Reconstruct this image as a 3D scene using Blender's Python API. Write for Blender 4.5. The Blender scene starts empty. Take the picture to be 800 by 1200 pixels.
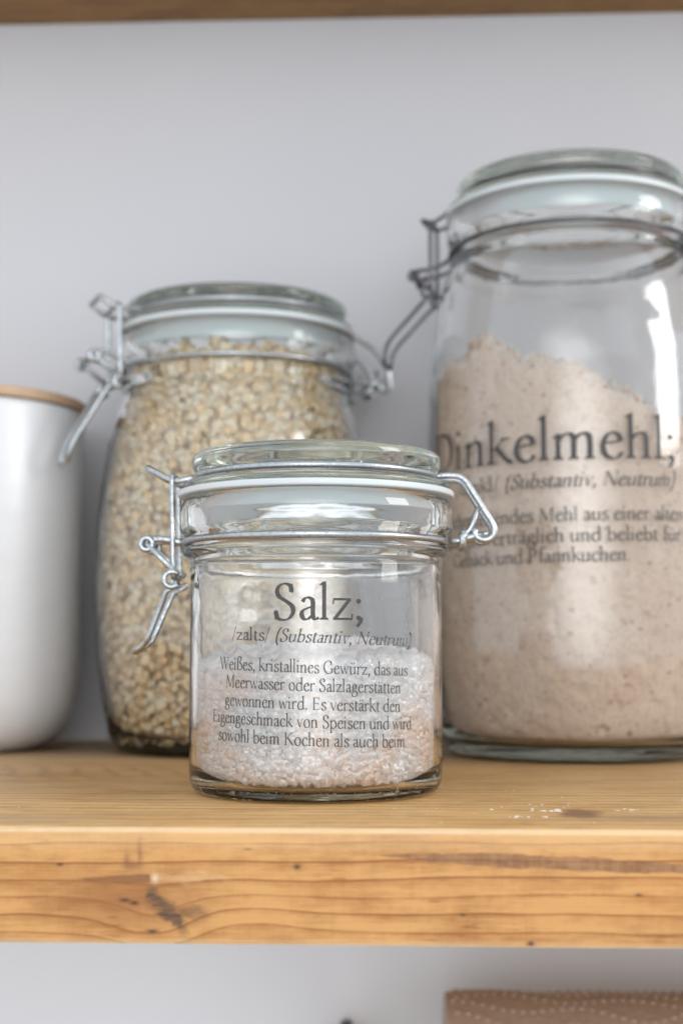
import bpy, bmesh, math, random
import numpy as np
from mathutils import Vector, noise as mnoise
R_ = math.radians
rng = np.random.default_rng(7); random.seed(7)
SC = bpy.context.scene
COL = SC.collection

# ------------------------------------------------------------------ camera
CAM_H = 0.0564
cam_d = bpy.data.cameras.new('camera'); cam = bpy.data.objects.new('camera', cam_d); COL.objects.link(cam)
cam_d.sensor_fit = 'HORIZONTAL'; cam_d.sensor_width = 24.0; cam_d.lens = 50.0
cam_d.clip_start = 0.02; cam_d.clip_end = 50.0
cam.location = (0, 0, CAM_H)
cam.rotation_euler = (R_(90) + math.atan(157 / 1667), 0, R_(2.5))
cam_d.dof.use_dof = True; cam_d.dof.focus_distance = 0.512; cam_d.dof.aperture_fstop = 7.5
SC.camera = cam
# ------------------------------------------------------------------ room light
world = bpy.data.worlds.new('World'); SC.world = world; world.use_nodes = True
bg = world.node_tree.nodes['Background']; bg.inputs[0].default_value = (0.88, 0.94, 1.0, 1); bg.inputs[1].default_value = 1.0
def area(name, loc, target, sx, sy, watts, col, shape='RECTANGLE'):
    d = bpy.data.lights.new(name, 'AREA'); d.shape = shape; d.size = sx; d.size_y = sy; d.energy = watts; d.color = col
    o = bpy.data.objects.new(name, d); COL.objects.link(o); o.location = loc
    o.rotation_euler = (Vector(target) - Vector(loc)).to_track_quat('-Z', 'Y').to_euler(); return o
area('window_light_right', (2.1, 0.02, 0.86), (0, 0.66, 0.14), 0.80, 0.85, 17.0, (1.0, 0.985, 0.96))
_w = area('room_light_front', (0.10, -3.2, 0.42), (0, 0.75, 0.16), 5.0, 2.9, 165.0, (1.0, 0.99, 0.98))
_l = _w.data; _l.use_nodes = True; _t = _l.node_tree; _e = _t.nodes['Emission']   # broad light for the bright room; fade added to soften its reflections
_g = _t.nodes.new('ShaderNodeNewGeometry'); _s = _t.nodes.new('ShaderNodeVectorMath'); _s.operation = 'DISTANCE'; _s.inputs[1].default_value = (.5, .5, 0)
_t.links.new(_g.outputs['Parametric'], _s.inputs[0]); _r = _t.nodes.new('ShaderNodeMapRange'); _r.interpolation_type = 'SMOOTHSTEP'
_r.inputs[1].default_value = .02; _r.inputs[2].default_value = .50; _r.inputs[3].default_value = 1.0; _r.inputs[4].default_value = 0.0
_t.links.new(_s.outputs['Value'], _r.inputs[0]); _t.links.new(_r.outputs[0], _e.inputs['Strength'])
SC.view_settings.view_transform = 'Standard'; SC.view_settings.look = 'None'
SC.view_settings.exposure = 0.16; SC.view_settings.gamma = 1.0; SC.view_settings.use_curve_mapping = False
cy = SC.cycles
cy.max_bounces = 26; cy.transmission_bounces = 20; cy.glossy_bounces = 8; cy.diffuse_bounces = 14; cy.transparent_max_bounces = 16
cy.use_denoising = True; cy.sample_clamp_indirect = 6.0; cy.caustics_refractive = True; cy.caustics_reflective = True; cy.blur_glossy = 0.5

# ------------------------------------------------------------------ node helper
class NT:
    def __init__(s, name):
        s.m = bpy.data.materials.new(name); s.m.use_nodes = True; s.t = s.m.node_tree
        s.b = s.t.nodes['Principled BSDF']; s.out = s.t.nodes['Material Output']
    def n(s, typ, ins=None, **kw):
        nd = s.t.nodes.new(typ)
        for k, v in kw.items(): setattr(nd, k, v)
        for k, v in (ins or {}).items(): s.set(nd.inputs[k], v)
        return nd
    def set(s, sock, v):
        if isinstance(v, bpy.types.NodeSocket): s.t.links.new(v, sock)
        else: sock.default_value = v
    def M(s, op, a, b=0.0, c=0.0, clamp=False):
        nd = s.n('ShaderNodeMath', operation=op, use_clamp=clamp)
        s.set(nd.inputs[0], a); s.set(nd.inputs[1], b); s.set(nd.inputs[2], c); return nd.outputs[0]
    def add(s, a, b): return s.M('ADD', a, b)
    def mul(s, a, b): return s.M('MULTIPLY', a, b)
    def sub(s, a, b): return s.M('SUBTRACT', a, b)
    def mapr(s, v, a, b, c=0.0, d=1.0, smooth=True):
        nd = s.n('ShaderNodeMapRange', {0: v, 1: a, 2: b, 3: c, 4: d}, interpolation_type='SMOOTHSTEP' if smooth else 'LINEAR'); return nd.outputs[0]
    def mix(s, f, a, b):
        nd = s.n('ShaderNodeMix', data_type='RGBA'); s.set(nd.inputs[0], f); s.set(nd.inputs[6], a); s.set(nd.inputs[7], b); return nd.outputs[2]
    def obj(s): return s.n('ShaderNodeTexCoord').outputs['Object']
    def xyz(s, v): return s.n('ShaderNodeSeparateXYZ', {0: v}).outputs
    def vec(s, x, y, z): return s.n('ShaderNodeCombineXYZ', {0: x, 1: y, 2: z}).outputs[0]
    def noise(s, v, scale, detail=3.0, rough=0.5): return s.n('ShaderNodeTexNoise', {'Vector': v, 'Scale': scale, 'Detail': detail, 'Roughness': rough}).outputs[0]
    def scale(s, v, sc): return s.n('ShaderNodeVectorMath', {0: v, 1: sc}, operation='MULTIPLY').outputs[0]
    def bump(s, h, dist, strength=1.0): s.set(s.b.inputs['Normal'], s.n('ShaderNodeBump', {'Height': h, 'Distance': dist, 'Strength': strength}).outputs[0])
    def p(s, **kw):
        for k, v in kw.items(): s.set(s.b.inputs[k.replace('_', ' ')], v)
        return s
def c4(r, g, b): return (r, g, b, 1)

# ------------------------------------------------------------------ materials
def m_wall():
    n = NT('painted_wall'); v = n.obj()
    a = n.noise(v, 3.0, 3); b = n.noise(v, 260.0, 3, .6)
    n.p(Base_Color=n.mix(n.mapr(a, .3, .7), c4(.622, .634, .672), c4(.655, .665, .700)), Roughness=.75)
    n.bump(n.add(n.mul(b, .4), n.mul(n.noise(v, 60, 2), .8)), .0006, .5); return n.m
def m_wood(front):
    n = NT('pine_wood'); v = n.obj(); X, Y, Z = n.xyz(v)[:3]
    def nz(sx, sy, sz, det=3, rg=.55): return n.noise(n.scale(v, (sx, sy, sz)), 1.0, det, rg)
    big = nz(5, 9, 22, 2); med = nz(22, 70, 90, 2)
    s = n.add(n.add(n.add(Z, n.mul(Y, .55)), n.mul(n.sub(big, .5), .0105)), n.mul(n.sub(med, .5), .0022))
    w1 = n.mul(n.sub(nz(110, 110, 160, 4, .65), .5), .0105); w2 = n.mul(n.sub(nz(150, 90, 230, 4, .65), .52), .0052)
    Xw = n.add(X, w1); Zw = n.add(Z, w2); Yw = n.add(Y, n.mul(w1, 1.1))
    def gauss(cx, cz, rx, rz, co=(X, Z)):
        a = n.M('POWER', n.mul(n.sub(co[0], cx), 1 / rx), 2.0); b = n.M('POWER', n.mul(n.sub(co[1], cz), 1 / rz), 2.0)
        return n.M('EXPONENT', n.mul(n.add(a, b), -1.0))
    def blotm(cx, cz, rx, rz, lo=.30, hi=.62, co=None): return n.mapr(gauss(cx, cz, rx, rz, co or (Xw, Zw)), lo, hi)
    if front:
        s = n.add(s, n.mul(gauss(-.0785, -.031, .016, .010), .0065)); s = n.sub(s, n.mul(gauss(-.050, -.030, .018, .010), .0022))
    ring = n.M('FRACT', n.mul(s, 1 / .0054)); ringi = n.M('FLOOR', n.mul(s, 1 / .0054))
    rv = n.M('FRACT', n.mul(n.M('SINE', n.mul(ringi, 12.9898)), 43.758))
    band = n.mul(n.M('POWER', ring, 2.2), n.sub(1.0, n.mapr(ring, .965, 1.0)))
    line = n.mul(n.mapr(ring, .84, .95), n.sub(1.0, n.mapr(ring, .965, 1.0)))
    late = n.add(n.mul(band, n.add(.22, n.mul(rv, .45))), n.mul(line, n.add(.18, n.mul(rv, .5))))
    fine = nz(30, 1700, 1700, 3, .6); fine2 = nz(75, 620, 620, 4, .65); blot = nz(22, 55, 60, 3); cross = nz(650, 40, 60, 3, .6); mott = nz(120, 200, 260, 4, .6)
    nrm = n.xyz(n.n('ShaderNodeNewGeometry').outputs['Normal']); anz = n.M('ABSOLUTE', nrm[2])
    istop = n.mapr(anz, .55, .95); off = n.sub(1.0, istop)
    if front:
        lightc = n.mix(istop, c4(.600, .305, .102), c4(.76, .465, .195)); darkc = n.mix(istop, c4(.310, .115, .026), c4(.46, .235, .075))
    else: lightc, darkc = c4(.40, .195, .034), c4(.19, .08, .012)  # darker browns put the underside's shade into the wood colour
    amt = n.add(late, n.mul(n.sub(fine2, .5), .75)); amt = n.add(amt, n.mul(n.sub(blot, .45), 1.9)); amt = n.add(amt, n.mul(n.sub(mott, .5), 1.0))
    amt = n.add(amt, n.mul(n.sub(fine, .5), n.add(.7, n.mul(istop, 1.2)))); amt = n.add(amt, n.mul(n.sub(cross, .5), .35))
    flecks = n.mul(n.mapr(nz(70, 400, 900, 3, .6), .60, .72), n.mapr(blot, .42, .6))
    amt = n.add(amt, n.mul(flecks, .6))
    amt = n.M('MULTIPLY', amt, 1.0, clamp=True)
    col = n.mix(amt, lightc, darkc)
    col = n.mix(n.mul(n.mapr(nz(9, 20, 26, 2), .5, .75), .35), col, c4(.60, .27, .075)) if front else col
    worn = n.mul(n.mapr(anz, .10, .40), n.sub(1.0, n.mapr(anz, .80, .97)))
    if front:
        up = n.mapr(Z, -.018, -.004); worn = n.mul(worn, n.add(.25, n.mul(up, .75)))
        col = n.mix(n.mul(worn, n.add(.45, n.mul(mott, .6))), col, c4(.80, .60, .37))
        cap = n.mul(n.mul(n.mapr(n.add(Z, n.mul(w2, .6)), -.0085, -.0050), off), .30); col = n.mix(cap, col, c4(.80, .53, .27))
        # long resin scar on the right
        zc = n.add(n.mul(n.sub(X, .040), -.038), -.0103)
        hw = n.mul(n.M('MINIMUM', n.mapr(X, -.018, .030, 0, 1), n.sub(1.0, n.mapr(X, .066, .110, 0, .85))), .0023)
        dd = n.sub(n.add(hw, n.mul(w2, .55)), n.M('ABSOLUTE', n.sub(Z, zc)))
        scar = n.mul(n.mapr(dd, -.0001, .0005), off)
        col = n.mix(n.mul(scar, n.add(.55, n.mul(fine2, .45))), col, n.mix(n.mapr(n.add(n.mul(mott, .6), n.mul(cross, .4)), .38, .62), c4(.17, .075, .034), c4(.33, .165, .080)))
        # scar on the left that runs into the knot
        zc = n.add(n.mul(n.sub(X, -.085), .02), -.0162)
        hw = n.mul(n.mapr(X, -.114, -.082, .1, 1), .0018); hw = n.mul(hw, n.mul(n.mapr(X, -.118, -.108), n.sub(1.0, n.mapr(X, -.0797, -.0790))))
        dd = n.sub(n.add(hw, n.mul(w2, .35)), n.M('ABSOLUTE', n.sub(Z, zc)))
        sc2 = n.mul(n.mul(n.mapr(dd, .0001, .0006), off), n.mul(n.mapr(X, -.120, -.108), n.sub(1.0, n.mapr(X, -.0797, -.0790))))
        col = n.mix(n.mul(sc2, .85), col, n.mix(mott, c4(.11, .045, .018), c4(.24, .105, .042)))
        col = n.mix(n.mul(n.mul(blotm(-.066, -.0157, .013, .0016), off), .22), col, c4(.78, .56, .33))
        col = n.mix(n.mul(gauss(-.0780, -.0161, .0011, .0015), off), col, c4(.84, .66, .44))
        # the knot
        U = n.add(n.mul(n.sub(Xw, -.0735), .72), n.mul(n.sub(Zw, -.0270), -.69)); W_ = n.add(n.mul(n.sub(Xw, -.0735), .69), n.mul(n.sub(Zw, -.0270), .72))
        k1 = n.mapr(gauss(0, 0, .0098, .0030, (U, W_)), .22, .85); k2 = n.mul(blotm(-.0665, -.0262, .0058, .0022, .15, .9), .7); k3 = blotm(-.0785, -.0225, .0028, .0036, .2, .85)
        kk = n.mul(n.M('MAXIMUM', k1, n.M('MAXIMUM', k2, k3)), n.add(.45, n.mul(mott, .95)))
        col = n.mix(n.mul(n.mul(gauss(-.089, -.0225, .022, .0080, (Xw, Zw)), off), .75), col, c4(.30, .115, .030))
        col = n.mix(n.M('MULTIPLY', n.mul(kk, off), .92, clamp=True), col, n.mix(n.mapr(fine2, .40, .62), c4(.05, .028, .017), c4(.19, .092, .042)))
        for (a, b, rx, rz) in ((-.0875, -.0228, .0018, .0006), (-.0845, -.0237, .0015, .0007), (-.0788, -.0322, .0020, .0006), (.0385, -.0350, .0012, .0009), (-.0335, -.0122, .0012, .0008), (-.108, -.012, .001, .0005), (.018, -.0265, .0009, .0004), (.072, -.020, .0012, .0004)):
            col = n.mix(n.mul(n.mul(gauss(a, b, rx, rz, (n.add(X, n.mul(w1, .2)), n.add(Z, n.mul(w2, .2)))), off), 1.0), col, c4(.075, .030, .015))
        # little pitch mark above it
        for (a, b, rx, rz) in ((-.0868, -.0105, .0011, .0026), (-.0828, -.0085, .0009, .0040), (-.0850, -.0122, .0024, .0011)):
            col = n.mix(n.mul(n.mul(gauss(a, b, rx, rz, (n.add(X, n.mul(w1, .25)), n.add(Z, n.mul(w2, .25)))), off), .60), col, c4(.19, .080, .030))
        # knot on the upper face, right
        col = n.mix(n.mul(n.mul(blotm(.0590, .4900, .0072, .0150, .15, .8, (Xw, Yw)), istop), .85), col, n.mix(mott, c4(.13, .055, .025), c4(.26, .12, .055)))
        col = n.mix(n.mul(n.mul(gauss(.078, .478, .026, .012, (Xw, Yw)), istop), .5), col, c4(.27, .165, .085))
        rip = n.M('SINE', n.add(n.mul(X, 420.0), n.add(n.mul(Y, 160.0), n.mul(blot, 9.0))))
        col = n.mix(n.mul(n.mul(n.mapr(rip, .2, 1.0), gauss(-.150, .640, .075, .035, (X, Y))), n.mul(istop, .45)), col, c4(.30, .175, .08))
        col = n.mix(n.mul(n.mul(gauss(-.125, .470, .035, .012, (Xw, Yw)), istop), .45), col, c4(.36, .25, .15))
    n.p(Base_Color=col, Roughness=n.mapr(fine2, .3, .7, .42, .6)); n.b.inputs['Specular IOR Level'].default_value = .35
    n.bump(n.add(n.add(n.mul(late, .35), n.mul(fine, .8)), n.add(n.mul(fine2, .8), n.mul(cross, .25))), .0005, .7); return n.m
def m_glass():
    n = NT('clear_glass')
    n.p(Base_Color=c4(1, 1, 1), Roughness=0.0, IOR=1.5, Transmission_Weight=1.0)
    v = n.obj(); n.bump(n.add(n.add(n.noise(v, 38, 2), n.mul(n.noise(v, 150, 2), .12)), n.mul(n.noise(n.scale(v, (95, 95, 9)), 1.0, 2), .22)), .0006, .5)
    n.t.links.new(n.n('ShaderNodeVolumeAbsorption', {'Color': c4(.84, .89, .835), 'Density': 16.0}).outputs[0], n.out.inputs['Volume']); return n.m
def m_simple(name, col, rough, metal=0.0, spec=.5, bump=None):
    n = NT(name); n.p(Base_Color=c4(*col), Roughness=rough, Metallic=metal); n.b.inputs['Specular IOR Level'].default_value = spec
    if bump: n.bump(n.noise(n.obj(), bump[0], 3), bump[1], .6)
    return n.m
def m_wire(name, a, b):
    n = NT(name); v = n.obj(); k = n.noise(v, 700, 4, .65)
    n.p(Base_Color=n.mix(n.mapr(k, .35, .7), c4(*a), c4(*b)), Metallic=1.0, Roughness=n.mapr(k, .3, .7, .22, .46)); n.bump(n.noise(v, 900, 3), .00006, .6); return n.m
def m_gasket():
    n = NT('milky_rubber'); n.p(Base_Color=c4(.60, .66, .68), Roughness=.42, Subsurface_Weight=.5, Subsurface_Scale=.004); return n.m
def m_flake():
    n = NT('oat_flake'); v = n.obj(); a = n.n('ShaderNodeAttribute', attribute_name='tone').outputs['Fac']
    col = n.n('ShaderNodeValToRGB', {0: a}); cr = col.color_ramp
    cr.elements[0].position = 0.0; cr.elements[0].color = c4(.62, .38, .17)
    cr.elements[1].position = 1.0; cr.elements[1].color = c4(.98, .88, .68)
    for p, c in ((.10, (.78, .55, .29)), (.40, (.95, .70, .40)), (.75, (.98, .80, .52))):
        e = cr.elements.new(p); e.color = c4(*c)
    g = n.noise(v, 520, 4, .6)
    n.p(Base_Color=n.mix(n.mul(n.mapr(g, .48, .78), .45), col.outputs[0], c4(.62, .42, .22)), Roughness=.75)
    n.bump(n.noise(v, 900, 4, .6), .0004, .7); return n.m
def m_salt():
    n = NT('rock_salt'); v = n.obj(); a = n.n('ShaderNodeAttribute', attribute_name='tone').outputs['Fac']
    col = n.n('ShaderNodeValToRGB', {0: a}); cr = col.color_ramp
    cr.elements[0].position = 0.0; cr.elements[0].color = c4(.99, .975, .965)
    cr.elements[1].position = 1.0; cr.elements[1].color = c4(.98, .66, .46)
    for p, c in ((.45, (.99, .955, .935)), (.75, (.99, .90, .855)), (.93, (.99, .83, .745))):
        e = cr.elements.new(p); e.color = c4(*c)
    g = n.noise(v, 900, 3, .6)
    nb = n.n('ShaderNodeBump', {'Height': n.noise(v, 700, 3, .6), 'Distance': .0004, 'Strength': .5}).outputs[0]
    d = n.n('ShaderNodeBsdfDiffuse', {'Color': col.outputs[0], 'Normal': nb}); t = n.n('ShaderNodeBsdfTranslucent', {'Color': col.outputs[0]})
    gl = n.n('ShaderNodeBsdfGlossy', {'Roughness': n.mapr(g, .35, .65, .10, .3), 'Normal': nb})
    m1 = n.n('ShaderNodeMixShader', {0: .12, 1: d.outputs[0], 2: t.outputs[0]}); m2 = n.n('ShaderNodeMixShader', {0: .14, 1: m1.outputs[0], 2: gl.outputs[0]})
    n.t.links.new(m2.outputs[0], n.out.inputs['Surface']); return n.m
def m_flour():
    n = NT('spelt_flour'); v = n.obj()
    a = n.noise(v, 26, 3, .6); b = n.noise(v, 620, 4, .75); cc = n.noise(n.scale(v, (1, 1, 1.6)), 170, 3, .65)
    col = n.mix(n.mapr(a, .3, .7), c4(.72, .575, .470), c4(.79, .660, .560))
    col = n.mix(n.mul(n.mapr(b, .50, .66), .75), col, c4(.54, .40, .31))
    col = n.mix(n.mul(n.mapr(cc, .56, .70), .65), col, c4(.50, .355, .26))
    vo = n.n('ShaderNodeTexVoronoi', {'Vector': n.add if False else n.scale(v, (1, 1, 1.5)), 'Scale': 150.0}).outputs
    msk = n.noise(v, 95, 1)
    sp = n.mul(n.sub(1.0, n.mapr(vo['Distance'], .10, .26)), n.mapr(msk, .50, .58))
    col = n.mix(n.mul(sp, .75), col, c4(.33, .19, .12))
    vo2 = n.n('ShaderNodeTexVoronoi', {'Vector': v, 'Scale': 75.0}).outputs
    sp2 = n.mul(n.sub(1.0, n.mapr(vo2['Distance'], .06, .17)), n.mapr(n.noise(v, 50, 1), .52, .60))
    col = n.mix(n.mul(sp2, .8), col, c4(.27, .15, .10))
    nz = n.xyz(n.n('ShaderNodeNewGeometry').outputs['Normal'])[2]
    col = n.mix(n.mul(n.mapr(nz, .35, .8), .6), col, c4(.86, .82, .77))  # upward faces whitened: light on the crest put into the colour
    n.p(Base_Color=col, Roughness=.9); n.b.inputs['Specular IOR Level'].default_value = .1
    n.bump(n.add(n.mul(b, .5), n.mul(cc, .8)), .0007, .7); return n.m
def m_film():
    n = NT('label_film'); t = n.t
    tr = n.n('ShaderNodeBsdfTransparent', {'Color': c4(.985, .985, .985)}); g = n.n('ShaderNodeBsdfGlossy', {'Color': c4(1, 1, 1), 'Roughness': .16})
    df = n.n('ShaderNodeBsdfDiffuse', {'Color': c4(.8, .8, .8)})
    m1 = n.n('ShaderNodeMixShader', {0: .045, 1: tr.outputs[0], 2: g.outputs[0]}); m2 = n.n('ShaderNodeMixShader', {0: .07, 1: m1.outputs[0], 2: df.outputs[0]})
    t.links.new(m2.outputs[0], n.out.inputs['Surface']); return n.m
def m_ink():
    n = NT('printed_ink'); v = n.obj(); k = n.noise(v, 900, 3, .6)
    w = n.n('ShaderNodeAttribute', attribute_name='glare_fade').outputs['Fac']
    al = n.sub(n.mapr(k, .15, .5, .80, .97), n.mul(w, n.mapr(k, .35, .6, 1.0, .45)))  # ink thinned where glare would wash out the letters
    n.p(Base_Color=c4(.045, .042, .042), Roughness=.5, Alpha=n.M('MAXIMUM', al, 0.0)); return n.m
def m_lidwood():
    n = NT('bamboo_lid'); v = n.obj(); k = n.noise(n.scale(v, (30, 300, 300)), 1.0, 3)
    n.p(Base_Color=n.mix(k, c4(.60, .43, .29), c4(.48, .32, .20)), Roughness=.5); return n.m
def m_paper():
    n = NT('recycled_paper'); v = n.obj(); k = n.noise(v, 500, 4, .7)
    n.p(Base_Color=n.mix(n.mapr(k, .3, .7), c4(.385, .30, .255), c4(.46, .37, .32)), Roughness=.95); n.b.inputs['Specular IOR Level'].default_value = .05
    n.bump(n.noise(v, 260, 4, .6), .0012, .8); return n.m
WALL = m_wall(); WOOD = m_wood(True); WOOD_SHADED = m_wood(False); GLASS = m_glass(); GASKET = m_gasket()
WIRE = m_wire('galvanised_wire', (.56, .59, .61), (.40, .43, .45)); WIRED = m_wire('dark_wire', (.20, .20, .21), (.10, .10, .11))  # second set has darker greys, used on the flour jar
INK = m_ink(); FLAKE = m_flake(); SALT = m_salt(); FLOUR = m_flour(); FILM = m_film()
CER = NT('white_stoneware'); _v = CER.obj(); CER.p(Base_Color=c4(.68, .69, .70), Roughness=.42, Coat_Weight=.7, Coat_Roughness=.28)
_sp = CER.n('ShaderNodeTexVoronoi', {'Vector': _v, 'Scale': 90.0}).outputs['Distance']
CER.p(Base_Color=CER.mix(CER.mul(CER.sub(1.0, CER.mapr(_sp, .03, .07)), .25), c4(.72, .735, .76), c4(.3, .28, .26)))
CER.bump(CER.noise(CER.scale(_v, (1, 1, 2)), 40, 2), .0012, .5); CER = CER.m
LIDW = m_lidwood(); PAPER = m_paper(); BLACK = m_simple('black_metal', (.012, .012, .013), .4); CRUMB = m_simple('flour_dust', (.86, .82, .78), .9)
CARD = m_simple('grey_cardboard', (.45, .38, .32), .9)

# ------------------------------------------------------------------ object helpers
def link(name, me, mat, parent=None, smooth=True):
    me.materials.append(mat)
    if smooth:
        for p in me.polygons: p.use_smooth = True
    o = bpy.data.objects.new(name, me); COL.objects.link(o)
    if parent: o.parent = parent
    return o
def tag(o, label=None, cat=None, kind=None, group=None):
    if label: o['label'] = label
    if cat: o['category'] = cat
    if kind: o['kind'] = kind
    if group: o['group'] = group
    return o
def empty(name, loc, label, cat, group=None):
    o = bpy.data.objects.new(name, None); COL.objects.link(o); o.location = loc; o.empty_display_size = .02
    return tag(o, label, cat, None, group)
def mesh(name, vs, fs):
    me = bpy.data.meshes.new(name); me.from_pydata([tuple(v) for v in vs], [], [tuple(f) for f in fs]); me.update(); return me
def fixn(me):
    bm = bmesh.new(); bm.from_mesh(me); bmesh.ops.recalc_face_normals(bm, faces=bm.faces); bm.to_mesh(me); bm.free()
def catmull(P, k=6, closed=False):
    P = [np.array(p, float) for p in P]; n = len(P); out = []
    rngs = range(n) if closed else range(n - 1)
    for i in rngs:
        p1, p2 = P[i % n], P[(i + 1) % n]
        p0 = P[(i - 1) % n] if (closed or i > 0) else 2 * p1 - p2
        p3 = P[(i + 2) % n] if (closed or i + 2 < n) else 2 * p2 - p1
        for j in range(k):
            t = j / k; out.append(.5 * ((2 * p1) + (p2 - p0) * t + (2 * p0 - 5 * p1 + 4 * p2 - p3) * t * t + (3 * p1 - p0 - 3 * p2 + p3) * t ** 3))
    if not closed: out.append(P[-1])
    return out
def rounded(P, r=.0012, k=3):
    """polyline with its corners rounded off"""
    P = [np.array(p, float) for p in P]; out = [P[0]]
    for i in range(1, len(P) - 1):
        a, b, c = P[i - 1], P[i], P[i + 1]; la, lc = np.linalg.norm(a - b), np.linalg.norm(c - b)
        ra = min(r, la * .48); rc = min(r, lc * .48); s = b + (a - b) / la * ra; e = b + (c - b) / lc * rc
        for j in range(k + 1):
            t = j / k; out.append((1 - t) ** 2 * s + 2 * t * (1 - t) * b + t * t * e)
    out.append(P[-1]); return out
def bevel_prof(P, r, k=3): return rounded(P, r, k)
def lathe(prof, seg=128, closed=False, cap=False):
    """prof: (radius, z) points. closed: the profile itself is a loop that starts and ends on the axis"""
    vs = []; fs = []; idx = []
    for (r, z) in prof:
        if r < 1e-7: idx.append([len(vs)]); vs.append((0, 0, z))
        else:
            idx.append(list(range(len(vs), len(vs) + seg)))
            vs += [(r * math.cos(2 * math.pi * i / seg), r * math.sin(2 * math.pi * i / seg), z) for i in range(seg)]
    pairs = list(zip(idx, idx[1:]))
    if closed: pairs.append((idx[-1], idx[0]))
    for a, b in pairs:
        if len(a) == 1 and len(b) == 1: continue
        for i in range(seg):
            j = (i + 1) % seg
            if len(a) == 1: fs.append((a[0], b[j], b[i]))
            elif len(b) == 1: fs.append((a[i], a[j], b[0]))
            else: fs.append((a[i], a[j], b[j], b[i]))
    me = mesh('lathe', vs, fs); fixn(me); return me
class Tubes:
    def __init__(s): s.v = []; s.f = []
    def tube(s, P, r=.0011, n=10, closed=False, taper=None):
        P = [np.array(p, float) for p in P]
        Q = [P[0]]
        for p in P[1:]:
            if np.linalg.norm(p - Q[-1]) > 1e-6: Q.append(p)
        P = Q; m = len(P)
        T = []
        for i in range(m):
            a = P[i - 1] if (i > 0 or closed) else P[i]; b = P[(i + 1) % m] if (i < m - 1 or closed) else P[i]
            t = b - a; T.append(t / (np.linalg.norm(t) + 1e-12))
        u = np.cross(T[0], (0, 0, 1)); 
        if np.linalg.norm(u) < .1: u = np.cross(T[0], (0, 1, 0))
        u /= np.linalg.norm(u); base = len(s.v)
        for i in range(m):
            u = u - T[i] * np.dot(u, T[i]); u /= np.linalg.norm(u); w = np.cross(T[i], u)
            for k in range(n):
                a = 2 * math.pi * k / n; s.v.append(P[i] + (u * math.cos(a) + w * math.sin(a)) * r)
        for i in range(m if closed else m - 1):
            for k in range(n):
                a = base + i * n; b = base + ((i + 1) % m) * n; s.f.append((a + k, a + (k + 1) % n, b + (k + 1) % n, b + k))
        if not closed:
            for (i, sg) in ((0, -1), (m - 1, 1)):
                c = len(s.v); s.v.append(P[i] + T[i] * r * .6 * sg); q = base + i * n
                for k in range(n): s.f.append((q + k, q + (k + 1) % n, c))
    def build(s, name, mat, parent):
        me = mesh(name, s.v, s.f); fixn(me); return link(name, me, mat, parent)

# ------------------------------------------------------------------ the wall and the shelves
def plank(name, x0, x1, y0, y1, z0, z1, mat, rb=.0030):
    """board along x with worn, slightly wavy arrises"""
    prof = bevel_prof([(y0 + .05, z1), (y0, z1), (y0, z0), (y0 + .05, z0)], rb, 6)
    pts = [(y1, z1)] + [(p[0], p[1]) for p in prof] + [(y1, z0)]
    nx = 420; vs = []; fs = []; m = len(pts)
    for i in range(nx + 1):
        x = x0 + (x1 - x0) * i / nx
        for (y, z) in pts:
            k = mnoise.noise(Vector((x * 9, y * 4, z * 8))) * .0004 + mnoise.noise(Vector((x * 45, 3, z * 30))) * .00016
            if y > y1 - .001: k = 0
            vs.append((x, y + k, z + (mnoise.noise(Vector((x * 12, 7, 0 if z > (z0 + z1) / 2 else 5))) * .00025 if z < (z0 + z1) / 2 else 0)))
    for i in range(nx):
        for j in range(m):
            a = i * m; b = (i + 1) * m; fs.append((a + j, a + (j + 1) % m, b + (j + 1) % m, b + j))
    fs.append(tuple(range(m))); fs.append(tuple(reversed(range(nx * m, nx * m + m))))
    me = mesh(name, vs, fs); fixn(me); o = link(name, me, mat); 
    for p in o.data.polygons: p.use_smooth = len(p.vertices) == 4
    return o
WALL_Y = .860
wl = mesh('wall', [(-1.6, WALL_Y, -1.0), (1.6, WALL_Y, -1.0), (1.6, WALL_Y, 1.5), (-1.6, WALL_Y, 1.5), (-1.6, WALL_Y + .1, -1.0), (1.6, WALL_Y + .1, -1.0), (1.6, WALL_Y + .1, 1.5), (-1.6, WALL_Y + .1, 1.5)],
          [(0, 1, 2, 3), (5, 4, 7, 6), (4, 0, 3, 7), (1, 5, 6, 2), (3, 2, 6, 7), (4, 5, 1, 0)])
fixn(wl); tag(link('wall', wl, WALL, None, False), 'pale lilac grey painted wall behind the jars', None, 'structure')
tag(plank('wooden_shelf', -.75, .75, .4502, WALL_Y - .0005, -.0365, 0.0, WOOD), 'honey coloured pine shelf board with a knot that carries the jars', 'shelf')
tag(plank('wooden_shelf', -.75, .75, .6300, WALL_Y - .0005, .449, .486, WOOD_SHADED), 'upper pine shelf board seen from below along the top edge', 'shelf')

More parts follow.
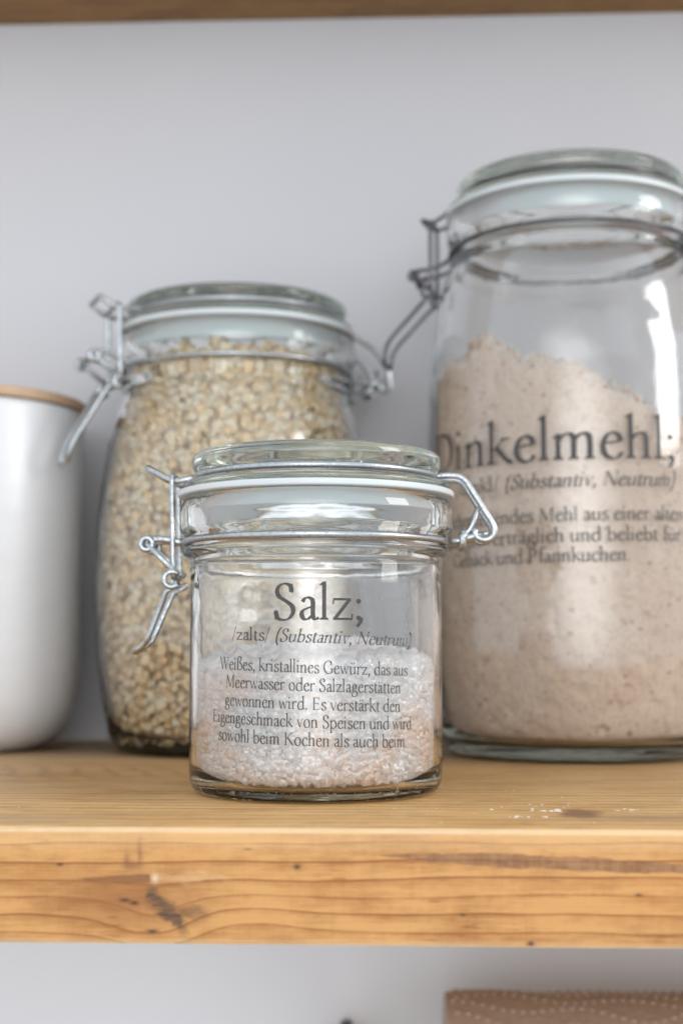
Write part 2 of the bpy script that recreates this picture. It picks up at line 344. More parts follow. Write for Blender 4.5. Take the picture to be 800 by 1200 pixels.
# ------------------------------------------------------------------ lettering: strokes of a broad pen
NIB = R_(14); TK, TN = 88.0, 31.0
def G(adv, *items): return (adv, items)
S = lambda *p: ('s', p); C = lambda *p: ('c', p); L = lambda w, *p: ('l', w, p)
def V(x, y0, y1, foot=1, head='flag', w=74): return ('v', x, y0, y1, foot, head, w)
Dt = lambda x, y, r=46: ('d', x, y, r)
BB = ((95, 290), (160, 375), (250, 400), (345, 350), (400, 250), (398, 140), (345, 35), (250, -8), (160, 10), (95, 60))
GL = {
 'a': G(400, S((92, 318), (130, 380), (195, 402), (262, 372), (285, 300), (285, 90), (308, 22), (350, 10), (392, 42)), S((285, 240), (190, 208), (100, 160), (78, 85), (120, 12), (195, 12), (285, 88))),
 'b': G(480, V(92, 0, 700, 0), S(*BB)),
 'c': G(400, S((345, 322), (305, 385), (220, 404), (125, 355), (66, 200), (110, 55), (215, -6), (305, 18), (368, 82)), Dt(335, 330, 38)),
 'd': G(500, S((385, 60), (300, 2), (200, -8), (100, 45), (62, 180), (92, 310), (175, 390), (280, 402), (385, 345)), V(390, 10, 700, 'r')),
 'e': G(415, L(30, (85, 238), (340, 262)), S((342, 262), (318, 355), (230, 403), (125, 352), (66, 205), (100, 62), (210, -6), (305, 20), (366, 92))),
 'f': G(290, S((335, 630), (290, 690), (215, 695), (155, 610), (148, 450), (148, 0)), ('foot', 148), L(34, (55, 398), (275, 398)), Dt(325, 645, 38)),
 'g': G(430, C((205, 402), (120, 372), (88, 285), (120, 200), (205, 168), (290, 200), (322, 285), (290, 372)), S((130, 195), (75, 135), (90, 85), (200, 62), (335, 38), (388, -45), (345, -160), (210, -222), (85, -190), (35, -120), (65, -45), (150, 55)), L(34, (300, 370), (400, 392))),
 'h': G(480, V(92, 0, 700), S((95, 290), (170, 372), (260, 400), (335, 362), (352, 270), (352, 0)), ('foot', 352)),
 'i': G(240, V(92, 0, 400), Dt(90, 585, 48)),
 'k': G(470, V(92, 0, 700), L(30, (95, 190), (335, 390)), L(28, (265, 392), (405, 392)), S((190, 262), (330, 95), (455, 0)), L(28, (370, 10), (480, 10))),
 'l': G(222, V(92, 0, 700)),
 'm': G(715, V(92, 0, 400), S((95, 290), (165, 372), (250, 400), (318, 362), (334, 270), (334, 0)), ('foot', 334), S((337, 290), (410, 372), (495, 400), (565, 362), (582, 270), (582, 0)), ('foot', 582)),
 'n': G(480, V(92, 0, 400), S((95, 290), (170, 372), (260, 400), (335, 362), (352, 270), (352, 0)), ('foot', 352)),
 'o': G(470, C((230, 404), (118, 360), (62, 200), (118, 40), (230, -8), (345, 40), (400, 200), (345, 360))),
 'p': G(480, V(92, -240, 400), S(*BB)),
 'r': G(345, V(92, 0, 400), S((95, 280), (160, 365), (235, 402), (300, 375)), Dt(298, 362, 42)),
 's': G(355, S((295, 325), (262, 390), (180, 404), (100, 362), (90, 290), (150, 232), (245, 185), (305, 115), (275, 28), (180, -8), (95, 15), (65, 95)), ),
 't': G(295, S((128, 500), (128, 110), (155, 20), (215, 2), (285, 42)), L(34, (45, 396), (275, 396))),
 'u': G(495, S((88, 395), (88, 130), (130, 22), (205, -4), (295, 38), (370, 120)), L(30, (20, 385), (110, 398)), V(375, 10, 400, 'r')),
 'v': G(420, L(66, (62, 392), (210, 0)), L(28, (210, 0), (358, 392)), L(28, (5, 390), (140, 390)), L(28, (295, 390), (425, 390))),
 'w': G(620, L(66, (62, 392), (190, 0)), L(28, (190, 0), (310, 380)), L(66, (300, 392), (430, 0)), L(28, (430, 0), (560, 392)), L(28, (5, 390), (140, 390)), L(28, (495, 390), (625, 390))),
 'z': G(425, L(42, (40, 380), (372, 380)), L(62, (345, 375), (65, 20)), L(42, (35, 20), (390, 20)), L(28, (48, 395), (36, 290)), L(28, (384, 8), (398, 115))),
 'ß': G(475, S((95, 0), (95, 500), (140, 650), (235, 700), (330, 655), (345, 560), (290, 470), (245, 410), (310, 340), (400, 250), (415, 130), (350, 22), (265, -6), (195, 25)), ('foot', 95)),
 ';': G(235, Dt(95, 350, 48), Dt(95, 40, 48), S((128, 50), (132, -20), (70, -120))),
 ',': G(220, Dt(85, 38, 46), S((118, 48), (120, -20), (60, -115))),
 '.': G(220, Dt(85, 38, 46)),
 '/': G(290, L(32, (20, -90), (275, 700))),
 '(': G(290, S((265, 720), (150, 580), (95, 260), (150, -40), (265, -190))),
 ')': G(290, S((25, 720), (140, 580), (195, 260), (140, -40), (25, -190))),
 ' ': G(235),
 'ɪ': G(240, V(95, 0, 400, 1, 'flat')),
 'ŋ': G(500, V(92, 0, 400), S((95, 290), (170, 372), (260, 400), (335, 362), (352, 270), (352, -60), (320, -190), (240, -225))),
 '|': G(240, V(92, 0, 700), L(30, (92, -60), (92, -170))),
 'S': G(490, S((378, 500), (355, 610), (255, 655), (145, 610), (105, 505), (150, 410), (270, 335), (385, 245), (408, 130), (335, 18), (215, -12), (115, 25), (78, 150)), L(26, (388, 480), (388, 650)), L(26, (72, -5), (72, 170))),
 'N': G(720, V(115, 0, 625, 1, 'none', 34), L(78, (95, 635), (590, 0)), V(592, 0, 640, 0, 'flat', 34), L(28, (35, 628), (150, 628))),
 'W': G(880, L(74, (85, 630), (275, 0)), L(30, (275, 0), (455, 600)), L(74, (415, 630), (600, 0)), L(30, (600, 0), (790, 630)), L(28, (10, 630), (175, 630)), L(28, (345, 630), (500, 630)), L(28, (715, 630), (860, 630))),
 'G': G(680, S((540, 470), (510, 590), (385, 655), (215, 610), (95, 460), (85, 240), (200, 45), (375, -10), (500, 15), (575, 70)), V(575, 50, 270, 0, 'flat'), L(26, (552, 455), (552, 640))),
 'M': G(830, L(36, (110, 5), (160, 630)), L(80, (155, 630), (400, 40)), L(32, (400, 40), (660, 630)), V(680, 0, 635, 1, 'none'), L(28, (40, 10), (190, 10)), L(28, (85, 630), (165, 630)), L(28, (655, 630), (760, 630))),
 'E': G(550, V(125, 0, 640, 1, 'flat'), L(32, (125, 624), (440, 624)), L(26, (440, 635), (450, 510)), L(32, (125, 335), (370, 335)), L(26, (370, 270), (370, 400)), L(32, (125, 16), (460, 16)), L(26, (455, 8), (492, 140))),
 'K': G(650, V(125, 0, 640, 1, 'flat'), L(30, (130, 290), (495, 625)), L(28, (410, 628), (575, 628)), L(78, (245, 375), (560, 30)), L(30, (540, 20), (650, 5))),
 'D': G(710, V(125, 0, 640, 1, 'flat'), S((60, 625), (200, 632), (340, 630), (520, 545), (608, 360), (570, 165), (430, 40), (270, 8), (120, 12))),
 'P': G(530, V(125, 0, 640, 1, 'flat'), S((60, 625), (220, 636), (350, 612), (425, 520), (420, 400), (340, 310), (210, 295))),
 'B': G(570, V(125, 0, 640, 1, 'flat'), S((60, 625), (220, 636), (340, 612), (395, 510), (350, 390), (200, 345)), S((200, 345), (380, 325), (465, 225), (440, 80), (300, 8), (120, 12))),
}
for _a, _b, _x in (('ä', 'a', 205), ('ö', 'o', 230), ('ü', 'u', 235)):
    GL[_a] = (GL[_b][0], GL[_b][1] + (Dt(_x - 85, 560, 44), Dt(_x + 85, 560, 44)))
def layout(text, italic=False):
    """list of polygons (quads or fans) in em/1000 units and the total width"""
    polys = []; x = 0.0; layer = 0
    def put(poly, lay):
        q = []
        for (px_, py_) in poly:
            if italic: px_ = px_ * .90 + py_ * .25
            q.append((x + px_, py_))
        polys.append((q, lay))
    def strip(P, width, lay):
        P = [np.array(p, float) for p in P]; Ls = []; Rs = []
        for i, p in enumerate(P):
            a = P[max(i - 1, 0)]; b = P[min(i + 1, len(P) - 1)]; t = (b - a) / (np.linalg.norm(b - a) + 1e-9); nrm = np.array((-t[1], t[0]))
            w = width if width else TN + (TK - TN) * abs(math.sin(math.atan2(t[1], t[0]) - NIB)) ** 1.35
            Ls.append(p + nrm * w / 2); Rs.append(p - nrm * w / 2)
        for i in range(len(P) - 1): put([Ls[i], Rs[i], Rs[i + 1], Ls[i + 1]], lay)
    for ch in text:
        adv, items = GL[ch]
        for k, it in enumerate(items):
            t = it[0]
            if t == 's': strip(catmull(it[1], 5), None, k)
            elif t == 'c': 
                P = catmull(it[1], 5, True); P.append(P[0]); P.append(P[1]); strip(P, None, k)
            elif t == 'l':
                a, b = np.array(it[2][0], float), np.array(it[2][1], float); m = 4
                strip([a + (b - a) * j / m for j in range(m + 1)], it[1], k)
            elif t == 'd':
                _, cx, cy_, r = it; put([(cx + r * math.cos(a * math.pi / 5), cy_ + r * math.sin(a * math.pi / 5)) for a in range(10)], k)
            elif t == 'foot' or t == 'v':
                xx = it[1]
                if t == 'v':
                    _, xx, y0, y1, foot, head, w = it; h = w / 2; m = 4
                    for j in range(m):
                        a = y0 + (y1 - y0) * j / m; b = y0 + (y1 - y0) * (j + 1) / m; put([(xx - h, a), (xx + h, a), (xx + h, b), (xx - h, b)], k)
                    if head == 'flag': put([(xx - h - 62, y1 - 52), (xx - h + 4, y1 - 78), (xx + h, y1 - 10), (xx + h, y1 + 14), (xx + h - 12, y1 + 12)], k + 6)
                    elif head == 'flat': put([(xx - h - 48, y1 - 24), (xx - h, y1 - 48), (xx + h, y1 - 48), (xx + h + 48, y1 - 24), (xx + h + 48, y1), (xx - h - 48, y1)], k + 6)
                else: y0, foot, h = 0, 1, 35
                if foot == 1 and not (italic and t == 'foot'): put([(xx - h - 46, y0), (xx + h + 46, y0), (xx + h + 46, y0 + 20), (xx + h, y0 + 46), (xx - h, y0 + 46), (xx - h - 46, y0 + 20)], k + 7)
                elif foot == 'r' or (italic and foot == 1): put([(xx - h, y0 - 8), (xx + h + 40, y0 + 12), (xx + h + 40, y0 + 32), (xx + h, y0 + 50), (xx - h, y0 + 50)], k + 7)
        x += adv * (.90 if italic else 1.0)
    return polys, x
def text_mesh(name, lines, face, Rz, parent, glare_line=None):
    """lines: (segments [(text, italic)], theta_left, theta_right in degrees, z of baseline, em height, tilt). Wrapped round the jar."""
    vs = []; fs = []
    for segs, t0, t1, z0, em, tilt in lines:
        polys = []; W = 0.0
        for txt, it in segs:
            p, w = layout(txt, it); polys += [([(a + W, b) for a, b in q], l) for q, l in p]; W += w
        W -= 60; tc = (t0 + t1) / 2
        for q, l in polys:
            b0 = len(vs)
            for (a, b) in q:
                th = R_(t0 + (t1 - t0) * a / W); zz = z0 + b * em / 1000.0 + tilt * (math.degrees(th) - tc) / 57.3 * Rz(z0)
                rr = Rz(zz) + .00022 + l * 3e-6; A = face + th
                vs.append((rr * math.sin(A), -rr * math.cos(A), zz))
            fs.append(tuple(range(b0, b0 + len(q))))
    me = mesh(name, vs, fs); at = me.attributes.new('glare_fade', 'FLOAT', 'POINT')
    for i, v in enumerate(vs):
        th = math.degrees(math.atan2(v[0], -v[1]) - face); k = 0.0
        if glare_line and glare_line[0] < v[2] < glare_line[1]: k = min(1, max(0, (th - glare_line[2]) / 20))  # fade to the right stands in for glare on this line
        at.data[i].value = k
    return link(name, me, INK, parent, False)

# ------------------------------------------------------------------ swing-top jars
def clasp(wm, root, face, A, lid, bod, P):
    """wire work. A: azimuth of the lever, lid/bod: (ring radius, z). P holds (u, z) points of the pieces; u outward, t sideways"""
    er = np.array((math.cos(A), math.sin(A), 0)); et = np.array((-math.sin(A), math.cos(A), 0)); ez = np.array((0, 0, 1))
    def q(u, t, z): return er * u + et * t + ez * z
    r = P.get('r', .0011); tw = P['tw']
    rb = P.get('rb', r)
    def arc(R, z, a0, a1, n=60): return [q(R * math.cos(a0 + (a1 - a0) * i / n), R * math.sin(a0 + (a1 - a0) * i / n), z) for i in range(n + 1)]
    def side(pts, s): return [q(u, s * t, z) for (u, t, z) in pts]
    # wire round the lid, one per half turn, with the hook at the lever and the curl at the hinge
    lr, lz = lid; br, bz = bod
    T = Tubes(); a = math.asin(tw / lr)
    hook = [(u, tw * f, z) for (u, z, f) in P['hook']]
    hinge = [(-u, tw * f, z) for (u, z, f) in P['hinge']]
    for s in (1, -1):
        ring = arc(lr, lz, s * a, s * (math.pi - a))
        path = list(reversed(rounded(side(hook, s), .003, 4))) + ring + rounded(side(hinge, s), .0035, 5)
        T.tube(path, rb)
    u, t, z = hook[-1]; T.tube([q(u, t, z), q(u, -t, z)], r)
    T.build('lid_wire', wm, root)
    T = Tubes(); a = math.asin(tw / br)
    ear = [(u, tw * f, z) for (u, z, f) in P['ear']]; knot = [(-u, tw * f, z) for (u, z, f) in P['knot']]
    for s in (1, -1):
        path = list(reversed(rounded(side(ear, s), .002, 4))) + arc(br, bz, s * a, s * (math.pi - a)) + rounded(side(knot, s), .002, 4)
        T.tube(path, rb)
    u, t, z = ear[-1]; T.tube([q(u, t * 1.1, z), q(u, -t * 1.1, z)], r)
    u, t, z = knot[-1]; T.tube([q(u, t * 1.35, z), q(u, -t * 1.35, z)], r)
    # coils round the joint at the hinge
    ku, kz = P['coil']
    for s in (1, -1):
        c = q(-ku, s * tw, kz); T.tube([c + er * (.0012 * (i / 26 - .5)) + et * math.cos(i * .5) * .0023 + ez * math.sin(i * .5) * .0032 for i in range(27)], r * .9)
        T.tube(rounded([q(-ku, s * tw, kz + .001), q(-ku - .003, s * tw, kz + .004), q(-ku - .006, s * tw * .9, kz + .012)], .002, 3), r)
    T.build('body_wire', wm, root)
    # the bail link
    T = Tubes(); (u0, z0), (u1, z1) = P['link']; tl = tw * P.get('tl', 1.15)
    loop = rounded([q(u0, 0, z0), q(u0, tl, z0), q(u1, tl, z1), q(u1, -tl, z1), q(u0, -tl, z0), q(u0, 0, z0)], .0022, 4)
    T.tube(loop, r); T.build('bail_link', wm, root)
    # the lever: two side wires with an eye each, joined at the tip
    T = Tubes(); ex, ez_ = P['eye']; pu, pz = P['pivot']; er_ = .0030
    d1 = math.atan2(pz - ez_, pu - ex)
    hd = P['handle']; d2 = math.atan2(hd[0][1] - ez_, hd[0][0] - ex)
    for s in (1, -1):
        ang0 = d1 + math.pi / 2; ang1 = d2 - math.pi / 2 + 2 * math.pi
        while ang1 < ang0 - 4 * math.pi or ang1 > ang0: ang1 -= 2 * math.pi
        eye = [q(ex + er_ * math.cos(ang0 + (ang1 - ang0) * i / 16), s * (tw * 1.15 + .0015 + .0010 * i / 16), ez_ + er_ * math.sin(ang0 + (ang1 - ang0) * i / 16)) for i in range(17)]
        tt = P.get('tip_t', .35)
        path = [q(pu, s * tw * 1.15, pz)] + eye + rounded([q(u, s * tw * (1.15 + (tt - 1.15) * k / max(1, len(hd) - 1)), z) for k, (u, z) in enumerate(hd)], .006, 5)
        T.tube(path, r)
        c = q(pu, s * tw * 1.15, pz); T.tube([c + er * math.cos(i * math.pi / 7) * .0024 + ez * math.sin(i * math.pi / 7) * .0024 for i in range(14)], r, closed=True)
    u, z = hd[-1]; T.tube([q(u, tw * tt, z), q(u, -tw * tt, z)], r)
    T.build('locking_lever', wm, root)
def interp(tab):
    zs = [a[1] for a in tab]; rs = [a[0] for a in tab]
    def f(z): return float(np.interp(z, zs, rs))
    return f
def smoothp(P, k=4): return [tuple(p) for p in catmull(P, k)]
def body_mesh(outer, inner):
    """outer from base centre up to the rim, inner from the rim down to the inner base centre"""
    return lathe(list(outer) + list(inner), 160)
def lid_mesh(R, z0, z1, zg, Rg, Rf, zf, plug):
    top = [(0, z1 - .0022), (R * .62, z1 - .0022), (R * .70, z1 - .0016), (R * .76, z1 - .0004), (R * .86, z1), (R * .95, z1 - .0003), (R * .99, z1 - .0016), (R, z1 - .0038), (R * .992, z1 - .0058), (Rg + .0008, zg + .0019), (Rg - .0009, zg), (Rg + .0004, zg - .0014)]
    fl = [(Rf - .0016, zf + .0032), (Rf - .0002, zf + .0020), (Rf, zf + .0010), (Rf - .0008, zf)]
    bot = [(plug + .0022, zf), (plug + .0006, zf - .0004), (plug, zf - .0022), (plug - .0012, zf - .0042), (plug - .0028, zf - .0046), (plug - .0042, zf - .0030), (plug - .006, zf - .0002), (plug * .68, zf + .0012), (plug * .62, zf + .0004), (plug * .52, zf + .0004), (plug * .47, zf + .0012), (plug * .30, zf + .0014), (plug * .26, zf + .0008), (plug * .16, zf + .0010), (0, zf + .0012)]
    return lathe(smoothp(top, 4) + [(a, b) for a, b in fl] + smoothp(bot, 4), 160)
def gasket_mesh(Ri, Ro, z0, z1, rl, zl):
    """flat ring under the lid with a thin added lip that hangs down inside the rim (rl: lip radius, zl: its lower end)"""
    P = [(rl - .0006, z1), (Ro, z1), (Ro, z0), (rl + .0001, z0), (rl, zl), (rl - .0006, zl), (rl - .0006, z1)]  # lip added to imitate the pale reflected band in the collar
    loop = rounded(P, .0007, 3)[:-1]; return lathe([tuple(p) for p in loop], 160, closed=True)
def film_mesh(face, t0, t1, z0, z1, Rz):
    vs = []; fs = []; n = 40; m = 8
    for j in range(m + 1):
        z = z0 + (z1 - z0) * j / m
        for i in range(n + 1):
            A = face + R_(t0 + (t1 - t0) * i / n); r = Rz(z) + .00009; vs.append((r * math.sin(A), -r * math.cos(A), z))
    for j in range(m):
        for i in range(n): a = j * (n + 1) + i; fs.append((a, a + 1, a + n + 2, a + n + 1))
    return mesh('film', vs, fs)
GRP = 'clip top glass jars on the shelf'
# ---- small jar of salt, in front
SX, SY = -.0344, .5594; face_s = math.atan2(-SX, SY)   # turn of the side that looks at the camera
salt_jar = empty('clip_top_jar', (SX, SY, 0.0), 'small straight clip-top glass jar of pink salt standing in front', 'jar', GRP)
SO = [(.0492, .010), (.0492, .0880)]
so = bevel_prof([(.0001, .0012), (.040, .0012), (.0435, 0.0003), (.0474, .0010), (.0490, .0050), (.0492, .012)], .0018, 3)
s_outer = [(0, .0012)] + [tuple(p) for p in so] + [(.0492, .030), (.0492, .060), (.0492, .0845), (.0495, .0862), (.0493, .0880), (.0500, .0898), (.0520, .0912), (.0529, .0925), (.0529, .0937), (.0517, .0948), (.0506, .0957), (.0503, .0966), (.0506, .0976), (.0520, .0990), (.0533, .1004), (.0538, .1022), (.0536, .1045), (.0539, .1075), (.0536, .1098), (.0530, .1118), (.0515, .1136), (.0495, .1139)]
s_inner = [(.0475, .1136), (.0466, .1120), (.0463, .1060), (.0464, .0990), (.0458, .0935), (.0461, .0890), (.0463, .0840), (.0463, .060), (.0463, .030), (.0463, .012), (.0455, .0060), (.0430, .0044), (.036, .0042), (0, .0042)]
link('glass_body', body_mesh(s_outer, s_inner), GLASS, salt_jar)
link('glass_lid', lid_mesh(.0492, .1139, .1318, .1222, .0470, .0530, .1168, .0450), GLASS, salt_jar)
link('rubber_seal', gasket_mesh(.0472, .0544, .1142, .1166, .0461, .1078), GASKET, salt_jar)
clasp(WIRE, salt_jar, face_s, R_(180), (.0476, .1222), (.0517, .0966), dict(
    tw=.0070, r=.00115, rb=.00135, hook=[(.049, .1220, 1), (.0545, .1208, .95), (.0590, .1222, .8), (.0668, .1268, .45)],
    hinge=[(.0500, .1226, 1), (.0575, .1226, 1), (.0700, .1024, 1), (.0692, .0985, 1), (.0655, .0970, 1), (.0620, .0990, 1), (.0622, .1015, 1)],
    ear=[(.0535, .0970, 1), (.0600, .0982, 1), (.0655, .0978, .95), (.0668, .0955, .9)], knot=[(.0560, .0970, 1), (.0600, .0985, 1), (.0660, .0996, .9)],
    coil=(.0575, .0978), link=((.0562, .1232), (.0554, .0830)), eye=(.0556, .0822), pivot=(.0660, .0962), handle=[(.0580, .0775), (.0652, .0595), (.0668, .0572), (.0712, .0540)], tip_t=.32))
Rs = interp(SO)
link('label_film', film_mesh(face_s, -55, 50, .0205, .0812, Rs), FILM, salt_jar)
zs = lambda y: .0564 + (757 - y) * (.5119 / 1667)
text_mesh('printed_title', [([('Salz;', 0)], -18.9, 19.9, zs(726.5), .0196, -.012)], face_s, Rs, salt_jar)
tl = -.034
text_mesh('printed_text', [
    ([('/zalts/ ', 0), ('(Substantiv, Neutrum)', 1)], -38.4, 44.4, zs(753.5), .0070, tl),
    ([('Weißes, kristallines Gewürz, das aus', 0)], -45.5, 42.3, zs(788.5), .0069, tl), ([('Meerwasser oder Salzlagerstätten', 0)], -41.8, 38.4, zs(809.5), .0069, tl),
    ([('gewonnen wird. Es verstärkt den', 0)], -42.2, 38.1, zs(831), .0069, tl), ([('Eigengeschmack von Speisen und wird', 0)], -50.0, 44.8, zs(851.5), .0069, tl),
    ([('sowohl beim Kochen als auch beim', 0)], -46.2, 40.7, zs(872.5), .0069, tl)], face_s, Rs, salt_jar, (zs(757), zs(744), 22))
# ---- oats jar
OX, OY = -.0925, .7792
oat_jar = empty('clip_top_jar', (OX, OY, 0.0), 'rounded clip-top glass jar filled to the neck with rolled oats', 'jar', GRP)
o_wall = [(.0648, .0026), (.0674, .0085), (.0695, .0180), (.0716, .0290), (.0745, .0520), (.0763, .0800), (.0765, .0950), (.0756, .1200), (.0738, .1400), (.0700, .1650), (.0665, .1790), (.0638, .1880), (.0622, .1940)]
o_outer = [(0, .0016), (.050, .0016), (.0565, .0012), (.0590, .0004), (.0622, .0004)] + smoothp(o_wall, 4) + [(.0630, .1970), (.0646, .1985), (.0646, .2002), (.0632, .2022), (.0622, .2045), (.0620, .2062), (.0626, .2080), (.0648, .2102), (.0660, .2125), (.0664, .2155), (.0660, .2200), (.0652, .2240), (.0640, .2258), (.0610, .2262)]
ow2 = [(.0590, .0086), (.0622, .0098), (.0646, .0128), (.0666, .0190)] + [(r - .0034, z) for r, z in o_wall if z > .025]
o_inner = [(.0590, .2258), (.0580, .2235), (.0577, .2150), (.0577, .2050), (.0580, .1990)] + list(reversed(smoothp(ow2, 4))) + [(.055, .0082), (.040, .0082), (0, .0082)]
link('glass_body', body_mesh(o_outer, o_inner), GLASS, oat_jar)
link('glass_lid', lid_mesh(.0612, .22, .2452, .2362, .0588, .0650, .2296, .0564), GLASS, oat_jar)
link('rubber_seal', gasket_mesh(.0590, .0662, .2264, .2294, .0575, .2165), GASKET, oat_jar)
clasp(WIRE, oat_jar, 0, R_(180 + 26), (.0594, .2362), (.0634, .2062), dict(
    tw=.0120, r=.0014, tl=1.0, hook=[(.0620, .2362, 1), (.0680, .2352, 1), (.0730, .2366, .95), (.0805, .2415, .85)],
    hinge=[(.0640, .2345, 1), (.0700, .2300, 1), (.0780, .2265, 1), (.0880, .2150, 1), (.0895, .2040, 1), (.0860, .2010, 1), (.0820, .2030, 1), (.0850, .2080, 1)],
    ear=[(.0680, .2075, 1), (.0750, .2110, 1), (.0835, .2112, .95), (.0850, .2085, .9)], knot=[(.0700, .2050, 1), (.0780, .2050, 1), (.0860, .2062, .9)],
    coil=(.0750, .2010), link=((.0705, .2382), (.0690, .1960)), eye=(.0705, .1955), pivot=(.0840, .2085), handle=[(.0760, .1930), (.0935, .1630), (.0960, .1530)], tip_t=.6))
# ---- flour jar
FX, FY = .0904, .7555; face_f = math.atan2(-FX, FY)
flour_jar = empty('clip_top_jar', (FX, FY, 0.0), 'tallest clip-top glass jar, half full of brownish spelt flour, at the right', 'jar', GRP)
f_wall = [(.0672, .0026), (.0697, .0085), (.0712, .0200), (.0730, .0320), (.0748, .0480), (.0757, .0700), (.0761, .1000), (.0761, .1400), (.0759, .1650), (.0753, .1900), (.0745, .2080), (.0729, .2240), (.0706, .2390), (.0680, .2500), (.0660, .2560)]
f_wall = [(r * 1.014 if z < .22 else r, z) for r, z in f_wall]
f_outer = [(0, .0016), (.052, .0016), (.0588, .0012), (.0612, .0004), (.0645, .0004)] + smoothp(f_wall, 4) + [(.0650, .2585), (.0652, .2602), (.0642, .2630), (.0634, .2650), (.0633, .2668), (.0638, .2685), (.0652, .2705), (.0662, .2730), (.0667, .2770), (.0662, .2820), (.0655, .2845), (.0640, .2858), (.0612, .2862)]
fw2 = [(.0612, .0084), (.0644, .0096), (.0672, .0130), (.0690, .0200)] + [(r - .0036, z) for r, z in f_wall if z > .03]
f_inner = [(.0592, .2858), (.0584, .2835), (.0582, .2750), (.0584, .2660), (.0592, .2600)] + list(reversed(smoothp(fw2, 4))) + [(.057, .0080), (.040, .0080), (0, .0080)]
link('glass_body', body_mesh(f_outer, f_inner), GLASS, flour_jar)
link('glass_lid', lid_mesh(.0605, .28, .3055, .2958, .0588, .0655, .2896, .0562), GLASS, flour_jar)
link('rubber_seal', gasket_mesh(.0592, .0664, .2864, .2894, .0580, .2765), GASKET, flour_jar)
clasp(WIRED, flour_jar, 0, R_(180 - 14), (.0594, .2958), (.0645, .2668), dict(
    tw=.0085, r=.00115, tl=1.0, hook=[(.0620, .2955, 1), (.0690, .2905, 1), (.0740, .2880, .9), (.0800, .2905, .8)],
    hinge=[(.0640, .2945, 1), (.0700, .2920, 1), (.0800, .2890, 1), (.0915, .2750, 1), (.0930, .2640, 1), (.0890, .2610, 1), (.0850, .2640, 1)],
    ear=[(.0690, .2640, 1), (.0760, .2620, 1), (.0840, .2618, .95), (.0850, .2580, .9)], knot=[(.0690, .2660, 1), (.0780, .2660, 1), (.0890, .2672, .9)],
    coil=(.0740, .2640), link=((.0752, .2892), (.0752, .2480)), eye=(.0762, .2490), pivot=(.0845, .2590), handle=[(.0800, .2430), (.0985, .2240), (.1010, .2190), (.1020, .2110)], tip_t=.85))
Rf = interp([(r, z) for r, z in f_wall])
zf = lambda y: .0564 + (757 - y) * (.6849 / 1667)
tf = .016
text_mesh('printed_title', [([('Dinkelmehl;', 0)], -66, 38.8, zf(541), .0310, tf)], face_f, Rf, flour_jar)
text_mesh('printed_text', [
    ([('/dɪŋk|/ ', 0), ('(Substantiv, Neutrum)', 1)], -49, 38, zf(572.5), .0108, tf),
    ([('Nussig schmeckendes Mehl aus einer alten', 0)], -74, 42, zf(613), .0103, tf),
    ([('Sehr gut verträglich und beliebt für Brot,', 0)], -60, 57, zf(636.5), .0103, tf),
    ([('Gebäck und Pfannkuchen.', 0)], -51, 19.5, zf(660.5), .0103, tf)], face_f, Rf, flour_jar)

# ------------------------------------------------------------------ contents
def rot_frames(nrm, spin):
    """per-item frames whose third axis is nrm"""
    n_ = nrm / np.linalg.norm(nrm, axis=1)[:, None]; up = np.tile((0, 0, 1.0), (len(n_), 1)); up[np.abs(n_[:, 2]) > .9] = (1, 0, 0)
    a = np.cross(up, n_); a /= np.linalg.norm(a, axis=1)[:, None]; b = np.cross(n_, a)
    c, s = np.cos(spin)[:, None], np.sin(spin)[:, None]; return a * c + b * s, -a * s + b * c, n_
def scatter(name, pos, nrm, shape_v, shape_f, size, jit, mat, tone, aniso=None, smooth=False, vtone=None):
    N = len(pos); V0 = np.array(shape_v); m = len(V0)
    A, B, Cc = rot_frames(nrm, rng.uniform(0, 6.28, N))
    loc = V0[None] * (1 + rng.uniform(-jit, jit, (N, m, 1))) + rng.uniform(-jit, jit, (N, m, 3)) * .35
    sc = size[:, None, None] * (aniso[:, None, :] if aniso is not None else 1.0); loc = loc * sc
    W = pos[:, None] + loc[..., 0:1] * A[:, None] + loc[..., 1:2] * B[:, None] + loc[..., 2:3] * Cc[:, None]
    F0 = np.array(shape_f); F = (F0[None] + (np.arange(N) * m)[:, None, None]).reshape(-1, 3)
    me = bpy.data.meshes.new(name); me.vertices.add(N * m); me.vertices.foreach_set('co', W.reshape(-1).astype(np.float32))
    me.loops.add(len(F) * 3); me.loops.foreach_set('vertex_index', F.reshape(-1).astype(np.int32))
    me.polygons.add(len(F)); me.polygons.foreach_set('loop_start', np.arange(0, len(F) * 3, 3, dtype=np.int32)); me.polygons.foreach_set('loop_total', np.full(len(F), 3, dtype=np.int32))
    me.update(calc_edges=True); at = me.attributes.new('tone', 'FLOAT', 'POINT'); at.data.foreach_set('value', (np.repeat(tone, m) + (np.tile(vtone, N) if vtone is not None else 0)).astype(np.float32))
    return link(name, me, mat, None, smooth)
